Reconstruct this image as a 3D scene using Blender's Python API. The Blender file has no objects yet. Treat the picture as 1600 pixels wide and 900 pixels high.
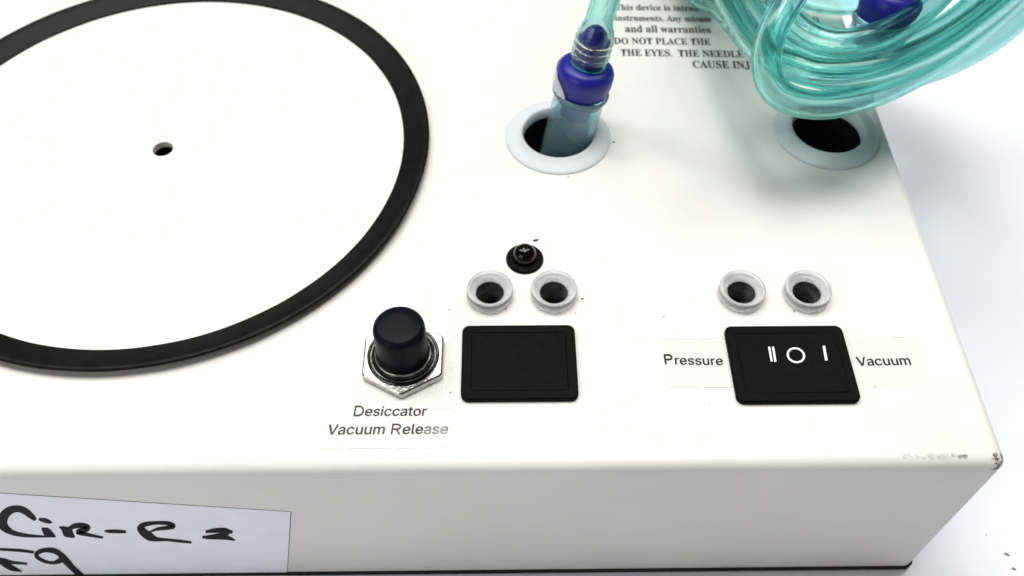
import bpy, bmesh, math, random
import numpy as np
from mathutils import Vector, Matrix, noise as mnoise

random.seed(7)
scene = bpy.context.scene
COL = scene.collection
MM = 0.001
TABLE = 0.0
ZT = 72.0            # height of the top panel above the table, millimetres
H_CAM = 208.0        # height of the lens above the top panel, millimetres

# ---------------------------------------------------------------- camera
F_PX, PITCH, YAW, ROLL = 1443.42, 0.923984, 0.0172965, 0.007081

def cam_axes():
    p, y, r = PITCH, YAW, ROLL
    f = np.array([math.sin(y) * math.cos(p), math.cos(y) * math.cos(p), -math.sin(p)])
    rt = np.array([math.cos(y), -math.sin(y), 0.0])
    up = np.cross(rt, f)
    return (math.cos(r) * rt + math.sin(r) * up, -math.sin(r) * rt + math.cos(r) * up, f)
AX_R, AX_U, AX_F = cam_axes()

def ray(px, py):
    return AX_F + (px - 800) / F_PX * AX_R + (450 - py) / F_PX * AX_U

def at(px, py, z=0.0):
    """photo pixel -> point (mm) on the level z mm above the top panel"""
    d = ray(px, py)
    t = (z - H_CAM) / d[2]
    return np.array([d[0] * t, d[1] * t, z])

def at_front(px, py, yy):
    """photo pixel -> point (mm) on the upright plane y = yy"""
    d = ray(px, py)
    t = yy / d[1]
    return np.array([d[0] * t, yy, H_CAM + d[2] * t])

cam_data = bpy.data.cameras.new('camera')
cam = bpy.data.objects.new('camera', cam_data)
COL.objects.link(cam)
m = Matrix.Identity(4)
for i in range(3):
    m[i][0], m[i][1], m[i][2] = AX_R[i], AX_U[i], -AX_F[i]
m[2][3] = (H_CAM + ZT) * MM
cam.matrix_world = m
cam_data.sensor_width = 36.0
cam_data.lens = F_PX / 1600 * 36
cam_data.clip_start = 0.01
cam_data.clip_end = 50
cam_data.dof.use_dof = True
cam_data.dof.focus_distance = 0.245
cam_data.dof.aperture_fstop = 14
scene.camera = cam

# ---------------------------------------------------------------- light
world = bpy.data.worlds.new('World')
scene.world = world
world.use_nodes = True
world.node_tree.nodes['Background'].inputs[0].default_value = (1.0, 0.985, 0.98, 1)
world.node_tree.nodes['Background'].inputs[1].default_value = 0.08

def ceiling_tube(x, y, z, sx, sy, power):
    l = bpy.data.lights.new('ceiling_strip_light', 'AREA')
    l.shape = 'RECTANGLE'; l.size = sx; l.size_y = sy; l.energy = power
    l.color = (1.0, 0.985, 0.96)
    o = bpy.data.objects.new('ceiling_strip_light', l)
    COL.objects.link(o)
    o.location = (x, y, z)
    d = Vector((0.0, 0.2, 0.05)) - Vector((x, y, z))
    o.rotation_euler = d.to_track_quat('-Z', 'Y').to_euler()
for k in range(3):
    ceiling_tube(-0.66 + k * 0.55, 0.54, 1.45, 0.38, 1.3, 12.3)

def side_fill(x, y, z, sx, sy, power):
    l = bpy.data.lights.new('added_side_fill', 'AREA')
    l.shape = 'RECTANGLE'; l.size = sx; l.size_y = sy; l.energy = power
    l.color = (1.0, 0.98, 0.95)
    o = bpy.data.objects.new('added_side_fill', l)
    COL.objects.link(o)
    o.location = (x, y, z)
    d = Vector((-0.05, 0.12, 0.05)) - Vector((x, y, z))
    o.rotation_euler = d.to_track_quat('-Z', 'Y').to_euler()
side_fill(-0.50, -0.28, 0.36, 0.45, 0.45, 1.4)  # added fill lamp: brightens the front face from the left, weaker towards the right

scene.view_settings.view_transform = 'Standard'
scene.view_settings.look = 'None'
scene.view_settings.exposure = 0
scene.view_settings.gamma = 1
scene.view_settings.use_curve_mapping = False
cy = scene.cycles
cy.max_bounces = 28
cy.transmission_bounces = 28
cy.glossy_bounces = 8
cy.diffuse_bounces = 5
cy.transparent_max_bounces = 64
cy.sample_clamp_indirect = 40
cy.use_denoising = True

# ---------------------------------------------------------------- helpers
def link(o, parent=None):
    COL.objects.link(o)
    if parent is not None:
        o.parent = parent
    return o

def origin_of(parent):
    v = Vector((0, 0, 0))
    while parent is not None:
        v += parent.location
        parent = parent.parent
    return v

def mesh_obj(name, verts, faces, mat, parent=None, smooth=True, sharp=None):
    """verts in mm, z measured from the top panel; one mesh object, origin at its base centre"""
    v = np.array(verts, float)
    v = v + np.array([0, 0, ZT])
    v *= MM
    lo, hi = v.min(0), v.max(0)
    org = np.array([(lo[0] + hi[0]) / 2, (lo[1] + hi[1]) / 2, lo[2]])
    me = bpy.data.meshes.new(name)
    me.from_pydata([tuple(p) for p in (v - org)], [], [tuple(int(i) for i in f) for f in faces])
    me.validate()
    bm = bmesh.new(); bm.from_mesh(me)
    bmesh.ops.recalc_face_normals(bm, faces=bm.faces)
    bm.to_mesh(me); bm.free()
    me.materials.append(mat)
    if smooth:
        me.shade_smooth()
        if sharp is not None:
            me.set_sharp_from_angle(angle=math.radians(sharp))
    o = bpy.data.objects.new(name, me)
    link(o, parent)
    o.location = Vector(org) - origin_of(parent)
    return o

def empty(name, loc_mm, parent=None):
    o = bpy.data.objects.new(name, None)
    o.empty_display_size = 0.01
    link(o, parent)
    o.location = Vector((loc_mm[0], loc_mm[1], loc_mm[2] + ZT)) * MM - origin_of(parent)
    return o

def tag(o, label=None, cat=None, group=None, kind=None):
    if label: o['label'] = label
    if cat: o['category'] = cat
    if group: o['group'] = group
    if kind: o['kind'] = kind
    return o

def lathe(profile, c, n=64, axis=None, wob=0.0, closed=False):
    """profile (r, h) spun about an axis through c (mm)"""
    c = np.array(c, float)
    w = np.array([0, 0, 1.0]) if axis is None else np.array(axis, float) / np.linalg.norm(axis)
    u = np.cross([0, 1.0, 0], w); u /= np.linalg.norm(u)
    v = np.cross(w, u)
    V, Fc = [], []
    for j, (r, h) in enumerate(profile):
        for i in range(n):
            t = 2 * math.pi * i / n
            rr = r + (wob * mnoise.noise((math.cos(t) * 9, math.sin(t) * 9, j * 0.9)) if wob else 0)
            V.append(c + w * h + (u * math.cos(t) + v * math.sin(t)) * rr)
    L = len(profile)
    for j in range(L if closed else L - 1):
        a, b = j * n, ((j + 1) % L) * n
        for i in range(n):
            k = (i + 1) % n
            Fc.append((a + i, a + k, b + k, b + i))
    if not closed:
        if profile[0][0] > 1e-6 and profile[0][0] < 0.02: pass
    return V, Fc

def cap(V, Fc, start, n, flip=False):
    Fc.append(tuple(range(start, start + n)))

def rrect(x0, x1, y0, y1, r, seg=6):
    pts = []
    for cx, cyy, a0 in ((x1 - r, y1 - r, 0), (x0 + r, y1 - r, 90), (x0 + r, y0 + r, 180), (x1 - r, y0 + r, 270)):
        for k in range(seg + 1):
            a = math.radians(a0 + 90 * k / seg)
            pts.append((cx + r * math.cos(a), cyy + r * math.sin(a)))
    return pts

def rings(loops, close_top=True, close_bottom=False):
    """stack of equal-length loops of xyz"""
    n = len(loops[0]); V = [p for l in loops for p in l]; Fc = []
    for j in range(len(loops) - 1):
        for i in range(n):
            k = (i + 1) % n
            Fc.append((j * n + i, j * n + k, (j + 1) * n + k, (j + 1) * n + i))
    if close_bottom: Fc.append(tuple(range(n)))
    if close_top: Fc.append(tuple(range((len(loops) - 1) * n, len(loops) * n)))
    return V, Fc

# ---------------------------------------------------------------- materials
def new_mat(name):
    mt = bpy.data.materials.new(name); mt.use_nodes = True
    nt = mt.node_tree
    return mt, nt, nt.nodes['Principled BSDF']

def N(nt, t, **kw):
    n = nt.nodes.new(t)
    for k, v in kw.items():
        setattr(n, k, v)
    return n

def simple(name, col, rough=0.5, metal=0.0, spec=0.5, bump=0.0, bscale=900, mottling=0.0, mscale=60):
    mt, nt, b = new_mat(name)
    b.inputs['Base Color'].default_value = (*col, 1)
    b.inputs['Roughness'].default_value = rough
    b.inputs['Metallic'].default_value = metal
    b.inputs['Specular IOR Level'].default_value = spec
    geo = N(nt, 'ShaderNodeNewGeometry')
    if mottling:
        nz = N(nt, 'ShaderNodeTexNoise'); nz.inputs['Scale'].default_value = mscale
        nz.inputs['Detail'].default_value = 6
        nt.links.new(geo.outputs['Position'], nz.inputs['Vector'])
        mx = N(nt, 'ShaderNodeMix', data_type='RGBA', blend_type='MULTIPLY')
        mx.inputs['Factor'].default_value = 1
        mx.inputs['A'].default_value = (*col, 1)
        rp = N(nt, 'ShaderNodeMapRange')
        rp.inputs['From Min'].default_value = 0.3; rp.inputs['From Max'].default_value = 0.7
        rp.inputs['To Min'].default_value = 1 - mottling; rp.inputs['To Max'].default_value = 1.0
        nt.links.new(nz.outputs['Fac'], rp.inputs['Value'])
        nt.links.new(rp.outputs['Result'], mx.inputs['B'])
        nt.links.new(mx.outputs['Result'], b.inputs['Base Color'])
    if bump:
        n2 = N(nt, 'ShaderNodeTexNoise'); n2.inputs['Scale'].default_value = bscale
        n2.inputs['Detail'].default_value = 4
        nt.links.new(geo.outputs['Position'], n2.inputs['Vector'])
        bp = N(nt, 'ShaderNodeBump'); bp.inputs['Strength'].default_value = bump
        bp.inputs['Distance'].default_value = 0.0003
        nt.links.new(n2.outputs['Fac'], bp.inputs['Height'])
        nt.links.new(bp.outputs['Normal'], b.inputs['Normal'])
    return mt

def paint_material():
    """off-white powder coat with grime and chips where the photograph has them"""
    mt, nt, b = new_mat('white_powder_coat')
    b.inputs['Roughness'].default_value = 0.42
    b.inputs['Specular IOR Level'].default_value = 0.35
    geo = N(nt, 'ShaderNodeNewGeometry')
    def noise(scale, detail=5, rough=0.6):
        n = N(nt, 'ShaderNodeTexNoise'); n.inputs['Scale'].default_value = scale
        n.inputs['Detail'].default_value = detail; n.inputs['Roughness'].default_value = rough
        nt.links.new(geo.outputs['Position'], n.inputs['Vector']); return n.outputs['Fac']
    def rng(v, a, bb, c=0.0, d=1.0):
        r = N(nt, 'ShaderNodeMapRange')
        for k, x in zip(('From Min', 'From Max', 'To Min', 'To Max'), (a, bb, c, d)):
            r.inputs[k].default_value = x
        nt.links.new(v, r.inputs['Value']); return r.outputs['Result']
    def mth(op, a, bb):
        n = N(nt, 'ShaderNodeMath', operation=op)
        for s, x in zip(n.inputs, (a, bb)):
            if isinstance(x, (int, float)): s.default_value = x
            else: nt.links.new(x, s)
        return n.outputs[0]
    def near(p_mm, half_mm, soft_mm):
        """1 inside a box about p, 0 beyond soft"""
        sub = N(nt, 'ShaderNodeVectorMath', operation='SUBTRACT')
        nt.links.new(geo.outputs['Position'], sub.inputs[0])
        sub.inputs[1].default_value = (p_mm[0] * MM, p_mm[1] * MM, (p_mm[2] + ZT) * MM)
        ab = N(nt, 'ShaderNodeVectorMath', operation='ABSOLUTE'); nt.links.new(sub.outputs[0], ab.inputs[0])
        s2 = N(nt, 'ShaderNodeVectorMath', operation='SUBTRACT'); nt.links.new(ab.outputs[0], s2.inputs[0])
        s2.inputs[1].default_value = tuple(h * MM for h in half_mm)
        mx = N(nt, 'ShaderNodeVectorMath', operation='MAXIMUM'); nt.links.new(s2.outputs[0], mx.inputs[0])
        mx.inputs[1].default_value = (0, 0, 0)
        ln = N(nt, 'ShaderNodeVectorMath', operation='LENGTH'); nt.links.new(mx.outputs[0], ln.inputs[0])
        return rng(ln.outputs['Value'], 0, soft_mm * MM, 1, 0)
    base = N(nt, 'ShaderNodeMix', data_type='RGBA')
    base.inputs['A'].default_value = (0.69, 0.678, 0.64, 1)
    base.inputs['B'].default_value = (0.735, 0.723, 0.685, 1)
    nt.links.new(rng(noise(25), 0.35, 0.65), base.inputs['Factor'])
    col = base.outputs['Result']
    def over(fac, colr):
        nonlocal col
        mx = N(nt, 'ShaderNodeMix', data_type='RGBA')
        nt.links.new(fac, mx.inputs['Factor']); nt.links.new(col, mx.inputs['A'])
        mx.inputs['B'].default_value = (*colr, 1); col = mx.outputs['Result']
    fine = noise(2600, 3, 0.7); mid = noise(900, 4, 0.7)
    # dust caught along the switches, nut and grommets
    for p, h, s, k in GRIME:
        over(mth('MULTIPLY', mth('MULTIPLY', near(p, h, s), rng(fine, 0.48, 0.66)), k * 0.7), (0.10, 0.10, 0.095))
    # chips on the bent edge and the corner
    for p, h, s, k in CHIPS:
        over(mth('MULTIPLY', rng(mth('MULTIPLY', near(p, h, s), mid), 0.42, 0.56), k), (0.045, 0.04, 0.035))
    # stray specks over all the paint
    over(rng(noise(1500, 2, 0.5), 0.80, 0.83, 0, 0.55), (0.25, 0.24, 0.22))
    nt.links.new(col, b.inputs['Base Color'])
    bp = N(nt, 'ShaderNodeBump'); bp.inputs['Strength'].default_value = 0.12
    bp.inputs['Distance'].default_value = 0.0002
    nt.links.new(noise(1400, 3), bp.inputs['Height'])
    nt.links.new(bp.outputs['Normal'], b.inputs['Normal'])
    return mt

XR, YF, YB, XL = 125.5, 101.4, 340.0, -210.0        # housing extents, mm
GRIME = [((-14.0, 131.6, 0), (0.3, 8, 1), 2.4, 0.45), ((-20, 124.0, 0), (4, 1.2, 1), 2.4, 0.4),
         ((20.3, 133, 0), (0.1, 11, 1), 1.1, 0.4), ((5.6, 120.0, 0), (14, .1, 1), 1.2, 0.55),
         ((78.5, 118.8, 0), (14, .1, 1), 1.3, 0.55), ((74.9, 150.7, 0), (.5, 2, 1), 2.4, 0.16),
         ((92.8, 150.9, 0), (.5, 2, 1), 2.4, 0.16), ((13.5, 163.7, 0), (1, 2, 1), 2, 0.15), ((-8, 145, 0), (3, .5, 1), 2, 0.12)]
CHIPS = [((XR - 1.6, YF + 1.2, -1.0), (1.6, 1.6, 1.6), 4.0, 0.9), ((XR - 12.5, YF + 2.2, 0), (2.2, .3, .1), 2.0, 0.7),
         ((XR - 20, YF + 2.4, 0), (6, .4, .1), 2.2, 0.3)]

M = {}
M['paint'] = paint_material()
M['rubber'] = simple('black_rubber', (0.006, 0.006, 0.0065), 0.42, spec=0.10, bump=0.25, bscale=1500, mottling=0.5, mscale=300)
M['black_plastic'] = simple('black_plastic', (0.0055, 0.0055, 0.0055), 0.5, spec=0.035, bump=0.15, bscale=2500, mottling=0.35, mscale=500)
M['boot'] = simple('blue_black_boot_rubber', (0.0035, 0.004, 0.008), 0.38, spec=0.07, bump=0.1, bscale=1600)
M['dark'] = simple('shade_black', (0.012, 0.012, 0.012), 0.7, spec=0.1)  # flat black that puts shade into the bottom gap and the openings
M['steel'] = simple('plated_steel', (0.62, 0.61, 0.58), 0.28, metal=1.0, bump=0.35, bscale=1400, mottling=0.35, mscale=700)
M['dark_steel'] = simple('tarnished_steel', (0.10, 0.10, 0.095), 0.22, metal=1.0, bump=0.3, bscale=900, mottling=0.6, mscale=500)
M['ink'] = simple('black_print', (0.015, 0.015, 0.015), 0.6, spec=0.2)
M['marker'] = simple('black_marker_ink', (0.007, 0.007, 0.013), 0.5, spec=0.05)
M['white_print'] = simple('white_print', (0.72, 0.72, 0.76), 0.6)
M['paper'] = simple('white_paper', (0.88, 0.885, 0.95), 0.75, spec=0.2, bump=0.1, bscale=500, mottling=0.05, mscale=120)
M['crumb'] = simple('grey_crumbs', (0.16, 0.16, 0.17), 0.9)
M['dust'] = simple('dark_dust', (0.03, 0.03, 0.028), 0.9)

def faded_ink():
    mt, nt, b = new_mat('worn_black_print')
    geo = N(nt, 'ShaderNodeNewGeometry')
    mp = N(nt, 'ShaderNodeMapping'); mp.inputs['Scale'].default_value = (1, 0.55, 1)
    nz = N(nt, 'ShaderNodeTexNoise'); nz.inputs['Scale'].default_value = 95
    nz.inputs['Detail'].default_value = 3
    nt.links.new(geo.outputs['Position'], mp.inputs[0]); nt.links.new(mp.outputs[0], nz.inputs['Vector'])
    r = N(nt, 'ShaderNodeMapRange'); r.inputs['From Min'].default_value = 0.56; r.inputs['From Max'].default_value = 0.72
    nt.links.new(nz.outputs['Fac'], r.inputs['Value'])
    mx = N(nt, 'ShaderNodeMix', data_type='RGBA')
    mx.inputs['A'].default_value = (0.015, 0.015, 0.015, 1); mx.inputs['B'].default_value = (0.45, 0.45, 0.44, 1)
    nt.links.new(r.outputs['Result'], mx.inputs['Factor']); nt.links.new(mx.outputs['Result'], b.inputs['Base Color'])
    b.inputs['Roughness'].default_value = 0.6
    return mt
M['worn_ink'] = faded_ink()

def silicone(name, col, sss):
    mt, nt, b = new_mat(name)
    b.inputs['Base Color'].default_value = (*col, 1)
    b.inputs['Roughness'].default_value = 0.35
    b.inputs['Subsurface Weight'].default_value = sss
    b.inputs['Subsurface Radius'].default_value = (1, 1, 1)
    b.inputs['Subsurface Scale'].default_value = 0.0025
    b.inputs['Specular IOR Level'].default_value = 0.4
    return mt
def frost(mt, w, ior=1.3):
    b = mt.node_tree.nodes['Principled BSDF']
    b.inputs['Transmission Weight'].default_value = w; b.inputs['IOR'].default_value = ior
M['silicone'] = silicone('clear_white_silicone', (0.86, 0.875, 0.88), 0.0)
frost(M['silicone'], 0.6, 1.38)
M['silicone'].node_tree.nodes['Principled BSDF'].inputs['Roughness'].default_value = 0.18
M['flange'] = silicone('bluish_white_rubber', (0.82, 0.88, 0.92), 0.3)
frost(M['flange'], 0.4)

def grimy_bore():
    return simple('grimy_bore_rubber', (0.10, 0.10, 0.098), 0.35, spec=0.4, bump=0.6, bscale=700, mottling=0.75, mscale=420)
M['bore'] = grimy_bore()

def clear_tape():
    mt, nt, b = new_mat('clear_label_film')
    b.inputs['Base Color'].default_value = (0.74, 0.74, 0.72, 1)
    b.inputs['Roughness'].default_value = 0.3
    b.inputs['Alpha'].default_value = 0.15
    return mt
M['film'] = clear_tape()
M['torn'] = silicone('milky_torn_film', (0.72, 0.72, 0.80), 0.0)
M['torn'].node_tree.nodes['Principled BSDF'].inputs['Alpha'].default_value = 0.75
M['edge'] = simple('dark_paper_edge', (0.10, 0.10, 0.10), 0.8, mottling=0.6, mscale=300)
M['film_edge'] = simple('film_edge_dirt', (0.42, 0.42, 0.40), 0.6)

def tube_material(name, absorb, density, rough=0.03, ior=1.42):
    mt, nt, b = new_mat(name)
    b.inputs['Base Color'].default_value = (0.99, 1.0, 1.0, 1)
    b.inputs['Roughness'].default_value = rough
    b.inputs['IOR'].default_value = ior
    b.inputs['Transmission Weight'].default_value = 1.0
    va = N(nt, 'ShaderNodeVolumeAbsorption')
    va.inputs['Color'].default_value = (*absorb, 1)
    va.inputs['Density'].default_value = density
    nt.links.new(va.outputs[0], nt.nodes['Material Output'].inputs['Volume'])
    return mt
M['tube'] = tube_material('teal_clear_pvc', (0.0, 0.82, 0.765), 250)
def see_through(mt, fac, col):
    """thin soft plastic: part of the light goes straight through"""
    nt = mt.node_tree
    t = N(nt, 'ShaderNodeBsdfTransparent'); t.inputs[0].default_value = (*col, 1)
    mx = N(nt, 'ShaderNodeMixShader'); mx.inputs[0].default_value = fac
    nt.links.new(nt.nodes['Principled BSDF'].outputs[0], mx.inputs[1]); nt.links.new(t.outputs[0], mx.inputs[2])
    nt.links.new(mx.outputs[0], nt.nodes['Material Output'].inputs['Surface'])
see_through(M['tube'], 0.11, (0.97, 1.0, 1.0))
M['sleeve'] = tube_material('pale_teal_clear_plastic', (0.15, 0.78, 0.85), 75, rough=0.06)
_b = M['sleeve'].node_tree.nodes['Principled BSDF']
_b.inputs['Base Color'].default_value = (0.62, 0.93, 1.0, 1); _b.inputs['Transmission Weight'].default_value = 0.86
M['clear'] = tube_material('colourless_clear_plastic', (0.8, 0.85, 0.9), 40, rough=0.1)
M['blue'] = silicone('deep_blue_plastic', (0.009, 0.013, 0.25), 0.0)
M['blue'].node_tree.nodes['Principled BSDF'].inputs['Roughness'].default_value = 0.38

def lens_mat():
    mt, nt, b = new_mat('dark_red_lens')
    b.inputs['Base Color'].default_value = (0.003, 0.001, 0.001, 1)
    b.inputs['Roughness'].default_value = 0.06
    b.inputs['Specular IOR Level'].default_value = 0.35
    return mt
M['lens'] = lens_mat()

def table_mat():
    mt, nt, b = new_mat('white_tabletop_laminate')
    geo = N(nt, 'ShaderNodeNewGeometry')
    nz = N(nt, 'ShaderNodeTexNoise'); nz.inputs['Scale'].default_value = 9; nz.inputs['Detail'].default_value = 4
    nt.links.new(geo.outputs['Position'], nz.inputs['Vector'])
    mx = N(nt, 'ShaderNodeMix', data_type='RGBA')
    mx.inputs['A'].default_value = (0.76, 0.78, 0.86, 1); mx.inputs['B'].default_value = (0.82, 0.83, 0.90, 1)
    nt.links.new(nz.outputs['Fac'], mx.inputs['Factor']); nt.links.new(mx.outputs['Result'], b.inputs['Base Color'])
    b.inputs['Roughness'].default_value = 0.55
    return mt
M['table'] = table_mat()

# ---------------------------------------------------------------- table
zt = -ZT
V, Fc = rings([[(x, y, zt - 18) for x, y in rrect(-900, 1100, -350, 1500, 12)],
               [(x, y, zt - 1) for x, y in rrect(-900, 1100, -350, 1500, 12)],
               [(x, y, zt) for x, y in rrect(-899, 1099, -349, 1499, 11)]], True, True)
table = mesh_obj('tabletop', V, Fc, M['table'], smooth=False)
tag(table, kind='structure')

# ---------------------------------------------------------------- device housing
unit = empty('vacuum_pump_unit', ((XL + XR) / 2, (YF + YB) / 2, -ZT))
tag(unit, 'white metal vacuum and pressure pump box with black sealing ring and rocker switches', 'lab pump')

SMALL = [(-3.5, 154.6), (14.4, 154.5), (66.9, 154.1), (85.2, 153.9)]
BIG = [(18.2, 217.9), (105.3, 219.3)]
RING_C = (-107.5, 213.3)
LED = (6.5, 167.3)
VALVE = (-26.3, 133.2)

def housing():
    R = 3.0
    bm = bmesh.new()
    inner = [(XL + R, YF + R), (XR - R, YF + R), (XR - R, YB - R), (XL + R, YB - R)]
    edges = []
    def loop(pts, z):
        vs = [bm.verts.new((x, y, z)) for x, y in pts]
        es = [bm.edges.new((vs[i], vs[(i + 1) % len(vs)])) for i in range(len(vs))]
        return vs, es
    # top flat with openings
    seg = 7
    def rr(inset, z):
        rad = max(R - inset, 1e-4)
        pts = []
        for cx, cyy, a0 in ((XR - R, YB - R, 0), (XL + R, YB - R, 90), (XL + R, YF + R, 180), (XR - R, YF + R, 270)):
            for k in range(seg + 1):
                a = math.radians(a0 + 90 * k / seg)
                pts.append((cx + rad * math.cos(a), cyy + rad * math.sin(a)))
        return [bm.verts.new((x, y, z)) for x, y in pts]
    ov, oe = loop(inner, 0.0)
    alle = list(oe)
    holes = []
    for (c, r, n) in [(SMALL[0], 4.6, 32), (SMALL[1], 4.6, 32), (SMALL[2], 4.6, 32), (SMALL[3], 4.6, 32),
                      (BIG[0], 12.6, 56), (BIG[1], 12.6, 56), (RING_C, 3.2, 32)]:
        pts = [(c[0] + r * math.cos(2 * math.pi * i / n), c[1] + r * math.sin(2 * math.pi * i / n)) for i in range(n)]
        hv, he = loop(pts, 0.0)
        alle += he; holes.append(hv)
    bmesh.ops.triangle_fill(bm, use_beauty=True, use_dissolve=False, edges=alle)
    for hv in holes:                                   # thickness of the sheet round each opening
        n = len(hv)
        lo = [bm.verts.new((v.co.x, v.co.y, -2.2)) for v in hv]
        for i in range(n):
            bm.faces.new((hv[i], hv[(i + 1) % n], lo[(i + 1) % n], lo[i]))
    prev = None
    K = 8
    for k in range(K + 1):
        a = math.radians(90 * k / K)
        cur = rr(R - R * math.sin(a), -R + R * math.cos(a))
        if prev:
            n = len(cur)
            for i in range(n):
                bm.faces.new((prev[i], prev[(i + 1) % n], cur[(i + 1) % n], cur[i]))
        prev = cur
    low = [bm.verts.new((v.co.x, v.co.y, -69.05)) for v in prev]
    n = len(low)
    for i in range(n):
        bm.faces.new((prev[i], prev[(i + 1) % n], low[(i + 1) % n], low[i]))
    bmesh.ops.remove_doubles(bm, verts=bm.verts, dist=0.004)
    bmesh.ops.dissolve_degenerate(bm, edges=bm.edges, dist=0.002)
    bm.verts.index_update()
    V = [tuple(v.co) for v in bm.verts]
    Fc = [tuple(v.index for v in f.verts) for f in bm.faces]
    bm.free()
    return V, Fc
V, Fc = housing()
mesh_obj('housing', V, Fc, M['paint'], unit, True, 35)
# black band standing in for the shadow gap under the cover
V, Fc = rings([[(x, y, -71.99) for x, y in rrect(XL + 0.2, XR - 0.2, YF + 0.2, YB - 0.2, 2)],
               [(x, y, -71.4) for x, y in rrect(XL - .3, XR + .3, YF - .3, YB + .3, 2.4)], [(x, y, -69.1) for x, y in rrect(XL - .3, XR + .3, YF - .3, YB + .3, 2.4)]], True, True)
mesh_obj('shadow_gap_band', V, Fc, M['dark'], unit, False)
# black deck added inside so the openings stay dark
V, Fc = rings([[(x, y, -42) for x, y in rrect(XL + 3, XR - 3, YF + 3, YB - 3, 2)],
               [(x, y, -24) for x, y in rrect(XL + 3, XR - 3, YF + 3, YB - 3, 2)]], True, True)
mesh_obj('added_dark_deck', V, Fc, M['dark'], unit, False)

# sealing ring
prof = [(82.4, 0.02), (83.6, 1.2), (84.4, 2.2), (84.6, 2.6), (84.4, 2.95), (83.8, 3.1), (83.0, 3.0), (81.4, 2.4), (76.8, 0.6), (76.3, 0.35), (76.2, 0.02)]
V, Fc = lathe(prof, (RING_C[0], RING_C[1], 0), 200, wob=0.10, closed=True)
tag(mesh_obj('sealing_ring', V, Fc, M['rubber'], unit, True, 60), 'broad flat black rubber sealing ring')

# small socket grommets
for i, (x, y) in enumerate(SMALL):
    g = empty('socket_grommet', (x, y, 0), unit)
    prof = [(6.35, 0.03), (6.5, 0.5), (6.45, 1.3), (6.15, 1.55), (6.2, 1.9), (6.5, 2.2), (6.5, 2.8), (6.3, 3.2), (5.9, 3.35), (5.5, 3.2), (4.35, 1.9), (4.0, 1.5), (3.9, 0.9)]
    V, Fc = lathe(prof, (x, y, 0), 48, wob=0.10)
    mesh_obj('flange', V, Fc, M['silicone'], g, True, 60)
    prof = [(3.96, 1.1), (3.9, 0.6), (3.8, -1.6), (3.4, -2.0), (3.3, -9)]
    V, Fc = lathe(prof, (x, y, 0), 40, wob=0.12)
    mesh_obj('bore', V, Fc, M['bore'], g, True, 60)

# large hose grommets
for i, (x, y) in enumerate(BIG):
    g = empty('hose_grommet', (x, y, 0), unit)
    prof = [(16.9, 0.03), (17.0, 0.25), (16.8, 0.55), (16.0, 0.9), (14.5, 1.5), (13.0, 2.1), (12.1, 2.35), (11.6, 2.3), (11.35, 2.0), (11.3, -2.2)]
    V, Fc = lathe(prof, (x, y, 0), 72)
    mesh_obj('flange', V, Fc, M['flange'], g, True, 60)
    prof = [(11.28, -1.6), (11.1, -20)]
    V, Fc = lathe(prof, (x, y, 0), 64)
    mesh_obj('bore', V, Fc, M['dark'], g, True, 60)

# vacuum release valve
vx, vy = VALVE
valve = empty('release_valve', (vx, vy, 0), unit)
def hexloop(r, z, rot=-90):
    return [(vx + r * math.cos(math.radians(rot + 60 * k + d)), vy + r * math.sin(math.radians(rot + 60 * k + d)), z)
            for k in range(6) for d in (-2.0, 2.0)]
V, Fc = rings([hexloop(11.75, 0.03), hexloop(11.85, 0.3), hexloop(11.85, 2.1), hexloop(11.4, 2.45)], True, True)
mesh_obj('hex_nut', V, Fc, M['steel'], valve, False)
prof = [(9.5, 2.47), (9.5, 2.9), (9.25, 3.15), (8.9, 3.1), (8.7, 2.75), (8.3, 2.75), (8.1, 3.3), (7.8, 3.45), (7.5, 3.3), (7.3, 2.9), (7.3, 2.5)]
V, Fc = lathe(prof, (vx, vy, 0), 72)
mesh_obj('collar_ring', V, Fc, M['dark_steel'], valve, True, 30)
prof = [(7.45, 3.4), (7.42, 3.75), (7.1, 3.95), (6.9, 3.6)]
V, Fc = lathe(prof, (vx, vy, 0), 72, wob=0.12)
mesh_obj('bright_rim', V, Fc, M['steel'], valve, True, 40)
prof = [(6.95, 2.6), (6.95, 4.5), (6.8, 9), (6.66, 14.4), (6.5, 15.4), (5.95, 16.15), (5.1, 16.5), (3, 16.6), (0.02, 16.6)]
V, Fc = lathe(prof, (vx, vy, 0), 72)
mesh_obj('rubber_boot', V, Fc, M['boot'], valve, True, 50)

# indicator lamp
lx, ly = LED
lamp = empty('indicator_lamp', (lx, ly, 0), unit)
prof = [(5.35, 0.03), (5.4, 0.5), (5.1, 0.95), (4.2, 1.1), (3.5, 1.1), (3.45, 0.7)]
V, Fc = lathe(prof, (lx, ly, 0), 48)
mesh_obj('bezel', V, Fc, M['black_plastic'], lamp, True, 40)
prof = [(3.42, 0.6), (3.4, 2.2)] + [(3.38 * math.cos(a), 2.2 + 3.2 * math.sin(a)) for a in np.linspace(0.12, math.pi / 2 - 0.005, 14)]
V, Fc = lathe(prof, (lx, ly, 0), 48)
mesh_obj('lens', V, Fc, M['lens'], lamp, True, 70)

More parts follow.
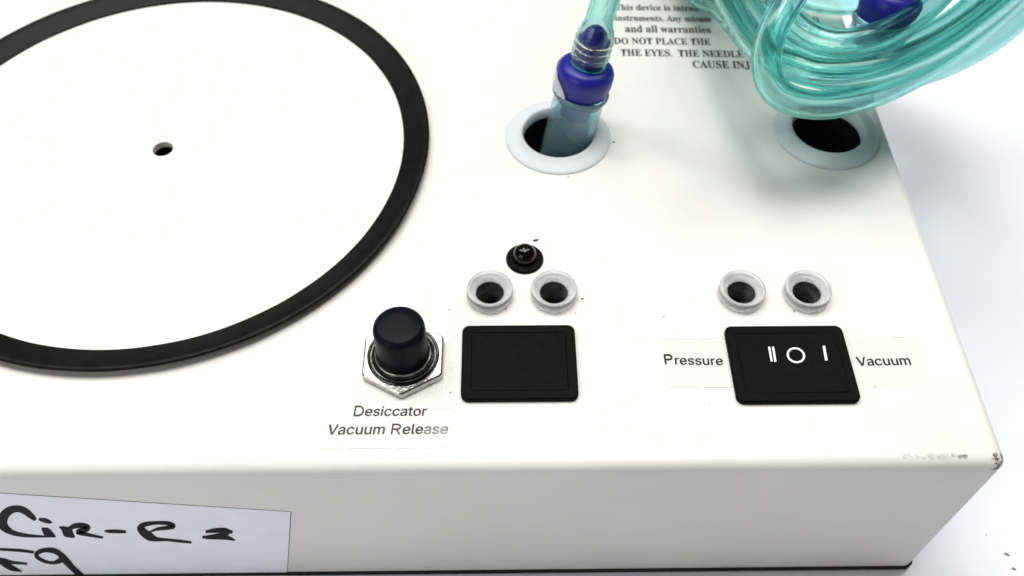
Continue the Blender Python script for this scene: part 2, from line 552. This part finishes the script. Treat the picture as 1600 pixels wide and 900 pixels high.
# rocker switches
def switch(corners, rocker_tilt):
    ZB = 1.6
    w = [at(px, py, ZB) for px, py in corners]
    x0, x1 = (w[0][0] + w[3][0]) / 2, (w[1][0] + w[2][0]) / 2
    y1, y0 = (w[0][1] + w[1][1]) / 2, (w[2][1] + w[3][1]) / 2
    s = empty('rocker_switch', ((x0 + x1) / 2, (y0 + y1) / 2, 0), unit)
    R = 2.0
    def lp(i, z, r): return [(x, y, z) for x, y in rrect(x0 + i, x1 - i, y0 + i, y1 - i, r)]
    # hollow frame
    V, Fc = rings([lp(0.05, 0.03, R), lp(0, 0.4, R), lp(0, 1.2, R), lp(0.35, ZB, R - .3), lp(2.5, ZB, 1.0), lp(2.6, ZB - .1, .8), lp(2.6, -3, .8)], False, False)
    mesh_obj('frame', V, Fc, M['black_plastic'], s, True, 40)
    zc = ZB - 0.15
    def rk(i, dz, r):
        out = []
        for x, y in rrect(x0 + 2.64 + i, x1 - 2.64 - i, y0 + 2.64 + i, y1 - 2.64 - i, r):
            u = (x - (x0 + x1) / 2) / ((x1 - x0) / 2)
            out.append((x, y, zc + dz + rocker_tilt * u + 0.2 * u * u))
        return out
    V, Fc = rings([rk(0, -4, .7), rk(0, -0.1, .7), rk(0.1, 0, .6)], True, True)
    mesh_obj('rocker', V, Fc, M['black_plastic'], s, False)
    return s, (x0, x1, y0, y1), zc
sw_a, ra, za = switch([(722, 507), (897, 507), (905.5, 623.5), (720, 623.5)], 0.0)
sw_b, rb, zb = switch([(1132, 508), (1316, 508), (1347, 627.5), (1152, 627)], 0.25)
sw_a['label'] = 'plain black rocker switch without markings'
sw_b['label'] = 'black rocker switch with white position marks'

# white position marks printed on the right rocker
def quad_mark(name, px_pts, z, mat, parent):
    top = [tuple(at(a, b, z)) for a, b in px_pts]
    bot = [(p[0], p[1], p[2] - 0.12) for p in top]
    V, Fc = rings([bot, top], True, True)
    return mesh_obj(name, V, Fc, mat, parent, False)
zm = zb + 0.36
quad_mark('position_mark', [(1200.0, 542), (1203.4, 541.4), (1207.6, 564.4), (1204.2, 565)], zm, M['white_print'], sw_b)
quad_mark('position_mark', [(1206.0, 542), (1209.4, 541.4), (1213.4, 565), (1210, 565.4)], zm, M['white_print'], sw_b)
quad_mark('position_mark', [(1285.2, 540.4), (1289.2, 540), (1293.4, 562.8), (1289.2, 563.4)], zm + .12, M['white_print'], sw_b)
V, Fc = [], []
n = 40
for k in range(n):
    a = 2 * math.pi * k / n
    for rr_, dz in ((14.4, 0), (11.0, 0)):
        p = at(1243.6 + rr_ * math.cos(a) + 0.12 * rr_ * math.sin(a), 555 + 0.86 * rr_ * math.sin(a), zm - 0.02)
        V.append(tuple(p))
for k in range(n):
    j = (k + 1) % n
    Fc.append((2 * k, 2 * j, 2 * j + 1, 2 * k + 1))
mesh_obj('position_mark', V, Fc, M['white_print'], sw_b, False)

# ---------------------------------------------------------------- lettering
try:                                                   # the sans face that ships inside Blender
    SANS = bpy.data.fonts.load(bpy.utils.system_resource('DATAFILES') + '/fonts/Inter.woff2')
except Exception:
    SANS = None

def text_mesh(body, shear=0.0, bold=0.0, spacing=1.0, font=None):
    cu = bpy.data.curves.new('lettering', 'FONT')
    cu.body = body; cu.size = 1.0; cu.shear = shear; cu.offset = bold; cu.space_character = spacing
    cu.resolution_u = 4
    if font: cu.font = font
    o = bpy.data.objects.new('lettering', cu); COL.objects.link(o)
    dg = bpy.context.evaluated_depsgraph_get()
    me = bpy.data.meshes.new_from_object(o.evaluated_get(dg))
    V = np.array([v.co[:] for v in me.vertices]); Fc = [tuple(p.vertices) for p in me.polygons]
    bpy.data.objects.remove(o); bpy.data.curves.remove(cu); bpy.data.meshes.remove(me)
    return V, Fc

def print_text(body, pl, pr, mat, parent, z=0.12, ysc=1.0, heavy=0.0, **kw):
    """lettering laid on the panel with its baseline from pixel pl to pixel pr"""
    V, Fc = text_mesh(body, **kw)
    a, b = at(*pl, z), at(*pr, z)
    x0, x1 = V[:, 0].min(), V[:, 0].max()
    ux = (b - a)[:2]; L = np.hypot(*ux); ux /= L; uy = np.array([-ux[1], ux[0]])
    s = L / (x1 - x0)
    out = [(*(a[:2] + ux * (v[0] - x0) * s + uy * v[1] * s * ysc), z) for v in V]
    if heavy:                                          # a second, slightly shifted impression makes the strokes fuller
        n0 = len(out)
        out = out + [(p[0] + heavy * ux[0], p[1] + heavy * ux[1] + heavy * 0.5, z + 0.01) for p in out]
        Fc = Fc + [tuple(i + n0 for i in f) for f in Fc]
    o = mesh_obj('lettering', out, Fc, mat, parent, False)
    return o

def bold_serif(s):
    out = ''
    for ch in s:
        if 'A' <= ch <= 'Z': out += chr(0x1D400 + ord(ch) - 65)
        elif 'a' <= ch <= 'z': out += chr(0x1D41A + ord(ch) - 97)
        else: out += ch
    return out

warn = empty('warning_print', tuple(at(1050, 60, 0)), unit)
for s, pl, pr in [('This device is intended', (961.5, 15.5), (1108, 17.5)), ('instruments. Any misuse', (961, 32), (1112, 34)),
                  ('void di', (1229.5, 36.5), (1282, 37.2)), ('and all warranties', (977, 50), (1111, 51.5)),
                  ('DO NOT PLACE THE', (959.5, 68.5), (1111, 70)), ('THE EYES.  THE NEEDLE', (970, 87), (1163, 89.5)),
                  ('CAUSE INJURY', (1083, 106), (1210, 107.5))]:
    print_text(bold_serif(s), pl, pr, M['ink'], warn, 0.06, ysc=1.45, bold=0.012)

def film_label(name, px_pts, z=0.05):
    pts = [at(a, b, 0) for a, b in px_pts]
    e = empty(name, tuple(np.mean(pts, 0)), unit)
    xs, ys = [p[0] for p in pts], [p[1] for p in pts]
    x0, x1, y0, y1 = min(xs), max(xs), min(ys), max(ys)
    V, Fc = rings([[(x, y, 0.01) for x, y in rrect(x0, x1, y0, y1, 0.8, 3)], [(x, y, z) for x, y in rrect(x0, x1, y0, y1, 0.8, 3)]], True, False)
    mesh_obj('film', V, Fc, M['film'], e, False)
    rnd = random.Random(int(abs(x0) * 10))
    for yy, k in ((y0, 1.0), (y1, 0.6)):               # dirt caught along the long edges, broken into lengths
        x = x0 + 1.0
        while x < x1 - 4:
            L = 3 + 12 * rnd.random()
            w = 0.04 + 0.06 * k * rnd.random()
            if rnd.random() < 0.62:
                xe = min(x + L, x1 - 0.8)
                V = [(x, yy - w, 0.03), (xe, yy - w * 0.4, 0.03), (xe, yy + w * 0.4, 0.065), (x, yy + w, 0.065)]
                mesh_obj('film_edge', V, [(0, 1, 2, 3)], M['film_edge'], e, False)
            x += L + 1
    return e
lab = film_label('valve_label', [(500, 640), (706, 640), (708, 700), (502, 700)])
def capital(ch, bl, tl, width, sw, mat, parent, z=0.12):
    """capital letter drawn as pen strokes between its photographed corners"""
    bl, tl = np.array(bl, float), np.array(tl, float)
    br = bl + [width, 0]
    arc = lambda cx, cy_, rx, ry: [(cx + rx * math.sin(t), cy_ + ry * math.cos(t)) for t in np.linspace(0, math.pi, 14)]
    stem = [(0.06, 0.0), (0.06, 1.0)]
    if ch == 'D':
        lines = [stem, [(0.0, .94), (0.42, .94)] + arc(0.42, .5, .5, .44) + [(0.0, .06)]]
    else:
        lines = [stem, [(0.0, .94), (0.55, .94)] + arc(0.55, .715, .37, .225) + [(0.0, .49)]]
        if ch == 'R': lines.append([(0.52, .49), (0.95, 0.0)])
    V, Fc = [], []
    for li, ln in enumerate(lines):
        px = np.array([bl + u * (br - bl) + v * (tl - bl) for u, v in ln])
        T = np.gradient(px, axis=0); T /= np.linalg.norm(T, axis=1)[:, None] + 1e-9
        Nn = np.stack([-T[:, 1], T[:, 0]], 1) * sw / 2
        o = len(V)
        for q in range(len(px)):
            V.append(tuple(at(*(px[q] + Nn[q]), z + 0.006 * li))); V.append(tuple(at(*(px[q] - Nn[q]), z + 0.006 * li)))
        for q in range(len(px) - 1):
            Fc.append((o + 2 * q, o + 2 * q + 1, o + 2 * q + 3, o + 2 * q + 2))
    return mesh_obj('lettering', V, Fc, mat, parent, False)

lab['label'] = 'clear film label reading Desiccator Vacuum Release'
capital('D', (552.5, 650), (555, 633.8), 15, 2.5, M['worn_ink'], lab)
print_text('esiccator', (569.5, 649.8), (666, 649.6), M['worn_ink'], lab, shear=0.1, font=SANS, heavy=0.15)
print_text('Vacuum', (512, 678.8), (600, 678.3), M['worn_ink'], lab, shear=0.1, font=SANS, heavy=0.15)
capital('R', (610.8, 678.3), (613.4, 662), 14, 2.5, M['worn_ink'], lab)
print_text('elease', (628.5, 678), (699, 677.6), M['worn_ink'], lab, shear=0.1, font=SANS, heavy=0.15)
lab = film_label('switch_label', [(1034, 530), (1432, 530), (1446, 603), (1040, 603)])
lab['label'] = 'clear film label reading Pressure and Vacuum'
capital('P', (1040, 569.2), (1037.2, 553.6), 12.5, 2.8, M['ink'], lab)
print_text('ressure', (1055, 569.5), (1129.5, 570.5), M['ink'], lab, font=SANS, heavy=0.16)
print_text('Vacuum', (1340.5, 571.5), (1423.5, 570), M['ink'], lab, font=SANS, heavy=0.16)

# handwritten paper label on the front face
YL = YF - 0.12
def on_front(px, py, off=0.0):
    return at_front(px, py, YL - off)
lab = empty('handwritten_label', tuple(on_front(200, 850)), unit)
lab['label'] = 'white paper label with black marker handwriting'
c = [on_front(454, 800), on_front(446.5, 925)]
tl = on_front(0, 771)
ux = (c[0] - tl) / np.linalg.norm(c[0] - tl)
dn = (c[1] - c[0])
a0 = c[0] - ux * 110
pts = [a0, c[0], c[0] + dn * 1.35, a0 + dn * 1.35]
V, Fc = rings([[(p[0], YF - 0.01, p[2]) for p in pts], [tuple(p) for p in pts]], True, False)
mesh_obj('paper', V, Fc, M['paper'], lab, False)
dnn = dn / np.linalg.norm(dn)
for p, q, o in ((a0, c[0], -dnn), (c[0], c[0] + dn * 1.35, ux)):     # thin dark strip along the paper's top and right edges
    V = [tuple(p + [0, 0.06, 0]), tuple(q + [0, 0.06, 0]), tuple(q + o * 0.13 + [0, 0.08, 0]), tuple(p + o * 0.22 + [0, 0.08, 0])]
    mesh_obj('paper_edge', V, [(0, 1, 2, 3)], M['edge'], lab, False)

def stroke(pts, k):
    """marker stroke: (zoom x, zoom y, width) in the 3.077x enlargement of the label corner"""
    P = np.array(pts, float)
    # resample with Catmull-Rom
    Q = np.vstack([2 * P[0] - P[1], P, 2 * P[-1] - P[-2]])
    S = []
    for i in range(len(P) - 1):
        p0, p1, p2, p3 = Q[i:i + 4]
        for t in np.linspace(0, 1, 8, endpoint=False):
            S.append(0.5 * ((2 * p1) + (p2 - p0) * t + (2 * p0 - 5 * p1 + 4 * p2 - p3) * t * t + (3 * p1 - p0 - 3 * p2 + p3) * t ** 3))
    S.append(P[-1]); S = np.array(S)
    T = np.gradient(S[:, :2], axis=0); T /= np.linalg.norm(T, axis=1)[:, None] + 1e-9
    Nn = np.stack([-T[:, 1], T[:, 0]], 1)
    w = np.maximum(S[:, 2:3] * 1.12, 4) / 2
    L, Rr = S[:, :2] + Nn * w, S[:, :2] - Nn * w
    V, Fc = [], []
    sc = 520 / 1600
    for l, r in zip(L, Rr):
        V.append(tuple(on_front(l[0] * sc, 680 + l[1] * sc, 0.03 + 0.004 * k)))
        V.append(tuple(on_front(r[0] * sc, 680 + r[1] * sc, 0.03 + 0.004 * k)))
    for i in range(len(L) - 1):
        Fc.append((2 * i, 2 * i + 1, 2 * i + 3, 2 * i + 2))
    return V, Fc
STROKES = [
    [(172, 408, 14), (150, 388, 26), (115, 362, 30), (75, 354, 30), (35, 370, 38), (12, 405, 44), (18, 438, 40), (55, 466, 24), (110, 480, 18), (180, 486, 12), (268, 488, 6)],
    [(200, 446, 6), (222, 462, 34), (240, 474, 30), (268, 489, 5)],
    [(186, 404, 10), (212, 409, 20), (232, 415, 18), (250, 421, 6)],
    [(284, 441, 4), (305, 450, 24), (325, 466, 46), (345, 482, 24), (360, 491, 6)],
    [(322, 458, 16), (355, 438, 22), (392, 434, 24), (420, 444, 26), (405, 456, 26), (375, 466, 22), (420, 478, 16), (460, 486, 13), (496, 493, 10)],
    [(502, 461, 6), (525, 462, 15), (570, 463, 16), (606, 465, 12)],
    [(718, 466, 6), (755, 452, 14), (800, 446, 18), (832, 438, 22), (808, 424, 18), (750, 422, 16), (695, 430, 22), (676, 448, 30), (694, 470, 36), (722, 489, 36), (752, 500, 20), (800, 503, 13), (860, 509, 13), (920, 516, 10)],
    [(988, 465, 10), (1030, 459, 20), (1080, 457, 20), (1118, 468, 12)],
    [(1105, 464, 16), (1080, 476, 22), (1030, 486, 18), (972, 491, 10)],
    [(985, 492, 14), (1050, 490, 22), (1095, 494, 18), (1130, 506, 6)],
    [(-30, 547, 12), (40, 551, 12), (100, 555, 13), (163, 563, 12)],
    [(-30, 604, 34), (20, 606, 24), (60, 612, 14), (131, 619, 9)],
    [(-20, 592, 16), (20, 618, 26), (60, 640, 24), (106, 655, 5)],
    [(336, 606, 8), (300, 580, 22), (262, 557, 24), (215, 553, 20), (180, 566, 20), (178, 585, 18), (210, 605, 15), (255, 614, 14), (295, 600, 26)],
    [(285, 580, 14), (318, 606, 30), (350, 640, 26), (385, 672, 26), (440, 720, 22)],
]
V, Fc = [], []
for k, s in enumerate(STROKES):
    v, f = stroke(s, k)
    o = len(V); V += v; Fc += [tuple(i + o for i in q) for q in f]
mesh_obj('handwriting', V, Fc, M['marker'], lab, False)

# ---------------------------------------------------------------- tubing
def catmull(P, step):
    P = np.array(P, float)
    Q = np.vstack([2 * P[0] - P[1], P, 2 * P[-1] - P[-2]])
    S = []
    for i in range(len(P) - 1):
        p0, p1, p2, p3 = Q[i:i + 4]
        d = max(np.linalg.norm(p2 - p1), 1e-6)
        # centripetal-like parametrisation keeps tight turns round
        for t in np.linspace(0, 1, max(3, int(d / step)), endpoint=False):
            S.append(0.5 * ((2 * p1) + (p2 - p0) * t + (2 * p0 - 5 * p1 + 4 * p2 - p3) * t * t + (3 * p1 - p0 - 3 * p2 + p3) * t ** 3))
    S.append(P[-1])
    S = np.array(S)
    # even spacing
    L = np.concatenate([[0], np.cumsum(np.linalg.norm(np.diff(S, axis=0), axis=1))])
    u = np.linspace(0, L[-1], int(L[-1] / step) + 1)
    return np.stack([np.interp(u, L, S[:, k]) for k in range(3)], 1)

def relax(P, dia, zmin, fixed, iters=160):
    """push strands of one path apart where they would run through each other, keep the curve smooth"""
    P = P.copy(); P0 = P.copy(); n = len(P)
    idx = np.arange(n); skip = int(dia * 2.2 / 2.5) + 1
    far = np.abs(idx[:, None] - idx[None, :]) > skip
    mov = np.ones(n); mov[fixed] = 0
    for it in range(iters):
        D = P[:, None, :] - P[None, :, :]
        d = np.linalg.norm(D, axis=2) + 1e-9
        pen = np.where(far & (d < dia), (dia - d), 0)
        push = (D / d[:, :, None] * pen[:, :, None]).sum(1) * 0.28
        P = P + push * mov[:, None]
        P[:, 2] = np.maximum(P[:, 2], zmin)
        sm = P.copy(); sm[1:-1] = 0.5 * P[1:-1] + 0.25 * (P[:-2] + P[2:])
        P = np.where(mov[:, None] > 0, 0.55 * P + 0.45 * sm, P)
        P = P + (P0 - P) * 0.012 * mov[:, None]
    return P

def sweep(P, ro, ri, n=20):
    """hollow tube along the centre line: outer wall, bore and end faces"""
    T = np.gradient(P, axis=0); T /= np.linalg.norm(T, axis=1)[:, None]
    u = np.cross(T[0], [0.3, 0.2, 1.0]); u /= np.linalg.norm(u)
    V, Fc = [], []
    m_ = len(P)
    rows = []
    for i in range(m_):
        u = u - T[i] * np.dot(u, T[i]); u /= np.linalg.norm(u)
        v = np.cross(T[i], u)
        rows.append((u.copy(), v))
    for rr_ in (ro, ri):
        for i in range(m_):
            r = rr_[i] if hasattr(rr_, '__len__') else rr_
            for k in range(n):
                a = 2 * math.pi * k / n
                V.append(P[i] + (rows[i][0] * math.cos(a) + rows[i][1] * math.sin(a)) * r)
    off = m_ * n
    for base in (0, off):
        for i in range(m_ - 1):
            for k in range(n):
                j = (k + 1) % n
                Fc.append((base + i * n + k, base + i * n + j, base + (i + 1) * n + j, base + (i + 1) * n + k))
    for e in (0, (m_ - 1) * n):
        for k in range(n):
            j = (k + 1) % n
            Fc.append((e + k, e + j, off + e + j, off + e + k))
    return V, Fc

hose = empty('coiled_tubing', (116, 262, 0))
tag(hose, 'coil of clear teal plastic tubing with a blue plug standing in a grommet', 'tubing')

def fitting(base, top, collar_h, label, bottom=-13.0):
    """blue barbed plug in a clear teal sleeve that stands in a grommet; axis base -> top; returns tube start and direction"""
    base, top = np.array(base, float), np.array(top, float)
    ax = (top - base) / np.linalg.norm(top - base)
    h = collar_h
    pl = empty('hose_plug', tuple(base), hose)
    pl['label'] = label
    # blue plug: tapered nose inside the sleeve, fat collar, barbed neck
    prof = [(0.02, h - 12.5), (4.6, h - 12.5), (5.0, h - 12), (5.6, h - 4.6), (6.0, h - 4.2), (8.0, h - 3.4), (8.3, h - 2.5), (8.5, h - 0.6), (8.75, h - 0.2), (8.8, h + 2.4), (8.75, h + 3.6), (8.2, h + 4.9), (7.2, h + 5.6), (5.7, h + 6.0), (4.2, h + 6.2),
            (3.9, h + 7), (3.9, h + 9.6), (5.0, h + 10), (4.1, h + 11.8), (5.0, h + 12.2), (4.0, h + 14.0), (4.9, h + 14.4), (3.4, h + 16.4), (2.9, h + 17.8), (2.0, h + 18.7), (0.9, h + 19.1), (0.02, h + 19.2)]
    V, Fc = lathe(prof, base, 56, ax)
    mesh_obj('blue_plug', V, Fc, M['blue'], pl, True, 45)
    # clear sleeve (hollow, open at both ends)
    prof = [(7.9, bottom), (8.0, h - 6.0), (8.55, h - 5.2), (8.95, h - 4.4), (8.95, h - 3.6), (8.7, h - 3.3), (8.35, h - 3.5), (7.3, h - 6.0), (6.6, h - 7), (6.5, bottom)]
    V, Fc = lathe(prof, base, 56, ax, closed=True)
    mesh_obj('sleeve', V, Fc, M['sleeve'], pl, True, 45)
    # ridges of the hose end clamped over the barbs
    for dh in (9.9, 12.1, 14.3):
        cc = base + ax * (h + dh)
        prof = [(5.62 + 0.32 * math.cos(a), 0.32 * math.sin(a)) for a in np.linspace(-1.3, 1.3, 7)]
        V, Fc = lathe(prof, cc, 48, ax, closed=True)
        mesh_obj('hose_ridge', V, Fc, M['clear'], pl, True)
    # torn clear film round the collar
    u = np.cross([0, 1.0, 0], ax); u /= np.linalg.norm(u); v = np.cross(ax, u)
    V, Fc = [], []
    na = 22
    rnd = random.Random(3)
    for k in range(na):
        a = math.radians(140 + 90 * k / (na - 1))
        edge = 1.0 - (k / (na - 1)) ** 3
        lo_ = h - 3.0 - 0.6 * rnd.random(); hi_ = h - 2.5 + (5.6 * edge + 0.7 * rnd.random())
        for q in range(4):
            hh = lo_ + (hi_ - lo_) * q / 3
            V.append(base + ax * hh + (u * math.cos(a) + v * math.sin(a)) * (9.05 + 0.12 * rnd.random()))
    for k in range(na - 1):
        for q in range(3):
            Fc.append((k * 4 + q, k * 4 + q + 1, (k + 1) * 4 + q + 1, (k + 1) * 4 + q))
    if bottom < 0: mesh_obj('torn_film', V, Fc, M['torn'], pl, True)
    return base + ax * (h + 6.4), ax

OD = 8.3
cL = np.array([BIG[0][0] + 3.4, BIG[0][1] + 1.0, -2.0])
dirL = np.array([0.165, 0.10, 1.0])
sL, aL = fitting(cL, cL + dirL, 23.0, 'deep blue plug standing in the grommet beside the printed warning')
cR = np.array([BIG[1][0] + 1.2, BIG[1][1] + 3.2, -2.0])
dirR = np.array([0.27, 0.30, 1.0])
sR, aR = fitting(cR, cR + dirR, 41.0, 'deep blue plug inside the tubing coil', 27.0)

path = []
def px3(pts):
    return [at(a, b, z) for a, b, z in pts]
# from the left plug up, over and down into the coil
path += [sL, sL + aL * 8, sL + aL * 18, sL + aL * 34 + [1.5, 2, 0]]
path += [np.array(p, float) for p in [(44, 252, 84), (58, 280, 88), (84, 312, 72), (118, 330, 46), (152, 322, 22), (172, 292, 10)]]
def back(p0z, p1z, r=0):
    """return arc behind the frame, right to left"""
    out = []
    for a, f in ((28, .12), (58, .35), (90, .5), (122, .65), (150, .88)):
        t = math.radians(a)
        out.append(np.array([119 + (66 + r) * math.cos(t), 262 + (56 + r) * math.sin(t), p0z * (1 - f) + p1z * f]))
    return out
path += px3([(1625, -10, 14), (1590, 32, 14), (1530, 76, 15), (1450, 112, 17), (1360, 130, 20), (1270, 118, 22), (1200, 92, 20), (1150, 40, 17), (1112, -20, 14)])
path += back(14, 12, 0)[::-1]                           # left -> right behind
path += px3([(1560, -40, 22), (1520, 10, 25), (1450, 62, 29), (1370, 96, 32), (1290, 104, 33), (1222, 78, 31), (1178, 24, 26), (1150, -45, 22)])
path += back(24, 22, -6)[::-1]
path += px3([(1500, -45, 34), (1462, 0, 37), (1400, 46, 40), (1325, 76, 41), (1262, 66, 40), (1218, 10, 36), (1200, -50, 32)])
path += back(30, 30, 4)[::-1]
path += px3([(1600, -35, 40), (1545, 14, 40), (1475, 66, 40), (1390, 104, 41), (1300, 122, 42), (1228, 112, 41), (1176, 66, 36), (1132, -10, 30), (1110, -60, 28)])
path += back(20, 14, -14)[::-1]
path += px3([(1450, -50, 9), (1375, 2, 8), (1300, 8, 8), (1235, -8, 8), (1180, -50, 9)])
path += back(34, 34, -2)[::-1]
path += px3([(1610, -40, 30), (1565, 18, 30), (1500, 68, 29), (1420, 122, 28), (1330, 162, 28), (1262, 170, 30), (1208, 150, 36), (1185, 110, 43), (1191, 62, 49), (1232, 0, 55), (1275, -60, 58)])
P1 = sR + aR * 18
path += [np.array(p, float) for p in [(108, 232, 74)]]
path += [P1 + aR * 22 + [-1, 4, 0], P1 + aR * 6, sR + aR * 8, sR]
path = [np.array(p, float) for p in path]
C = catmull(path, 2.5)
nC = len(C)
fixed = np.zeros(nC, bool)
fixed[:12] = True; fixed[-12:] = True
C = relax(C, OD + 0.35, OD / 2 + 0.05, fixed)
d_end = np.minimum(np.arange(nC), np.arange(nC)[::-1]) * 2.5
ro = np.where(d_end < 10, 5.65, np.where(d_end < 14, 5.65 - (d_end - 10) / 4 * (5.65 - OD / 2), OD / 2))
ro = ro + np.where((d_end > 1) & (d_end < 10), 0.12 * np.sin(d_end * 2.9), 0)
ri = np.where(d_end < 10, 5.08, np.where(d_end < 14, 5.08 - (d_end - 10) / 4 * (5.08 - 2.75), 2.75))
C2 = C
V, Fc = sweep(C2, ro, ri, 20)
mesh_obj('tube', V, Fc, M['tube'], hose, True)

# ---------------------------------------------------------------- crumbs and dust
def flecks(spots, name, parent, mat):
    V, Fc = [], []
    for x, y, z, s, e, a in spots:
        o = len(V); n = 9
        for lvl, zz in ((1.0, 0.01), (0.7, s * 0.35)):
            for k in range(n):
                t = 2 * math.pi * k / n
                r = s * lvl * (0.75 + 0.5 * random.random())
                u, v = r * math.cos(t) * e, r * math.sin(t)
                V.append((x + u * math.cos(a) - v * math.sin(a), y + u * math.sin(a) + v * math.cos(a), z + zz))
        for k in range(n):
            j = (k + 1) % n
            Fc.append((o + k, o + j, o + n + j, o + n + k))
        Fc.append(tuple(range(o + n, o + 2 * n)))
    return tag(mesh_obj(name, V, Fc, mat, parent, False), kind='stuff')
sp = []
for px, py, s, e, a in [(959, 222, .42, 1.2, 0.4), (888, 276, .22, 2.2, 0), (837, 375.5, .42, 2.4, .3), (910, 467, .3, 1.2, 0), (1037, 495, .22, 1, 0), (1241, 486, .28, 1, 0),
                        (1264, 239, .3, 1.6, 0), (702, 484, .16, 2.5, 0), (704, 613, .22, 1.2, 0), (790, 483, .22, 1, 0), (899, 489, .16, 1, 0),
                        (1109, 632, .14, 1, 0), (1367, 604, .2, 1, 0), (42, 213, .2, 1, 0)]:
    p = at(px, py, 0)
    sp.append((p[0], p[1], 0.0 if py != 239 else 3.1, s, e, a))
flecks(sp, 'dust_flecks', unit, M['dust'])
sp = []
for px, py, s, e, a in [(1573, 866, .5, 2.0, -.4), (1584, 889, .42, 1.6, -.3), (1541, 836, .2, 1, 0)]:
    p = at(px, py, -ZT)
    sp.append((p[0], p[1], -ZT, s, e, a))
flecks(sp, 'dust_flecks', table, M['crumb'])
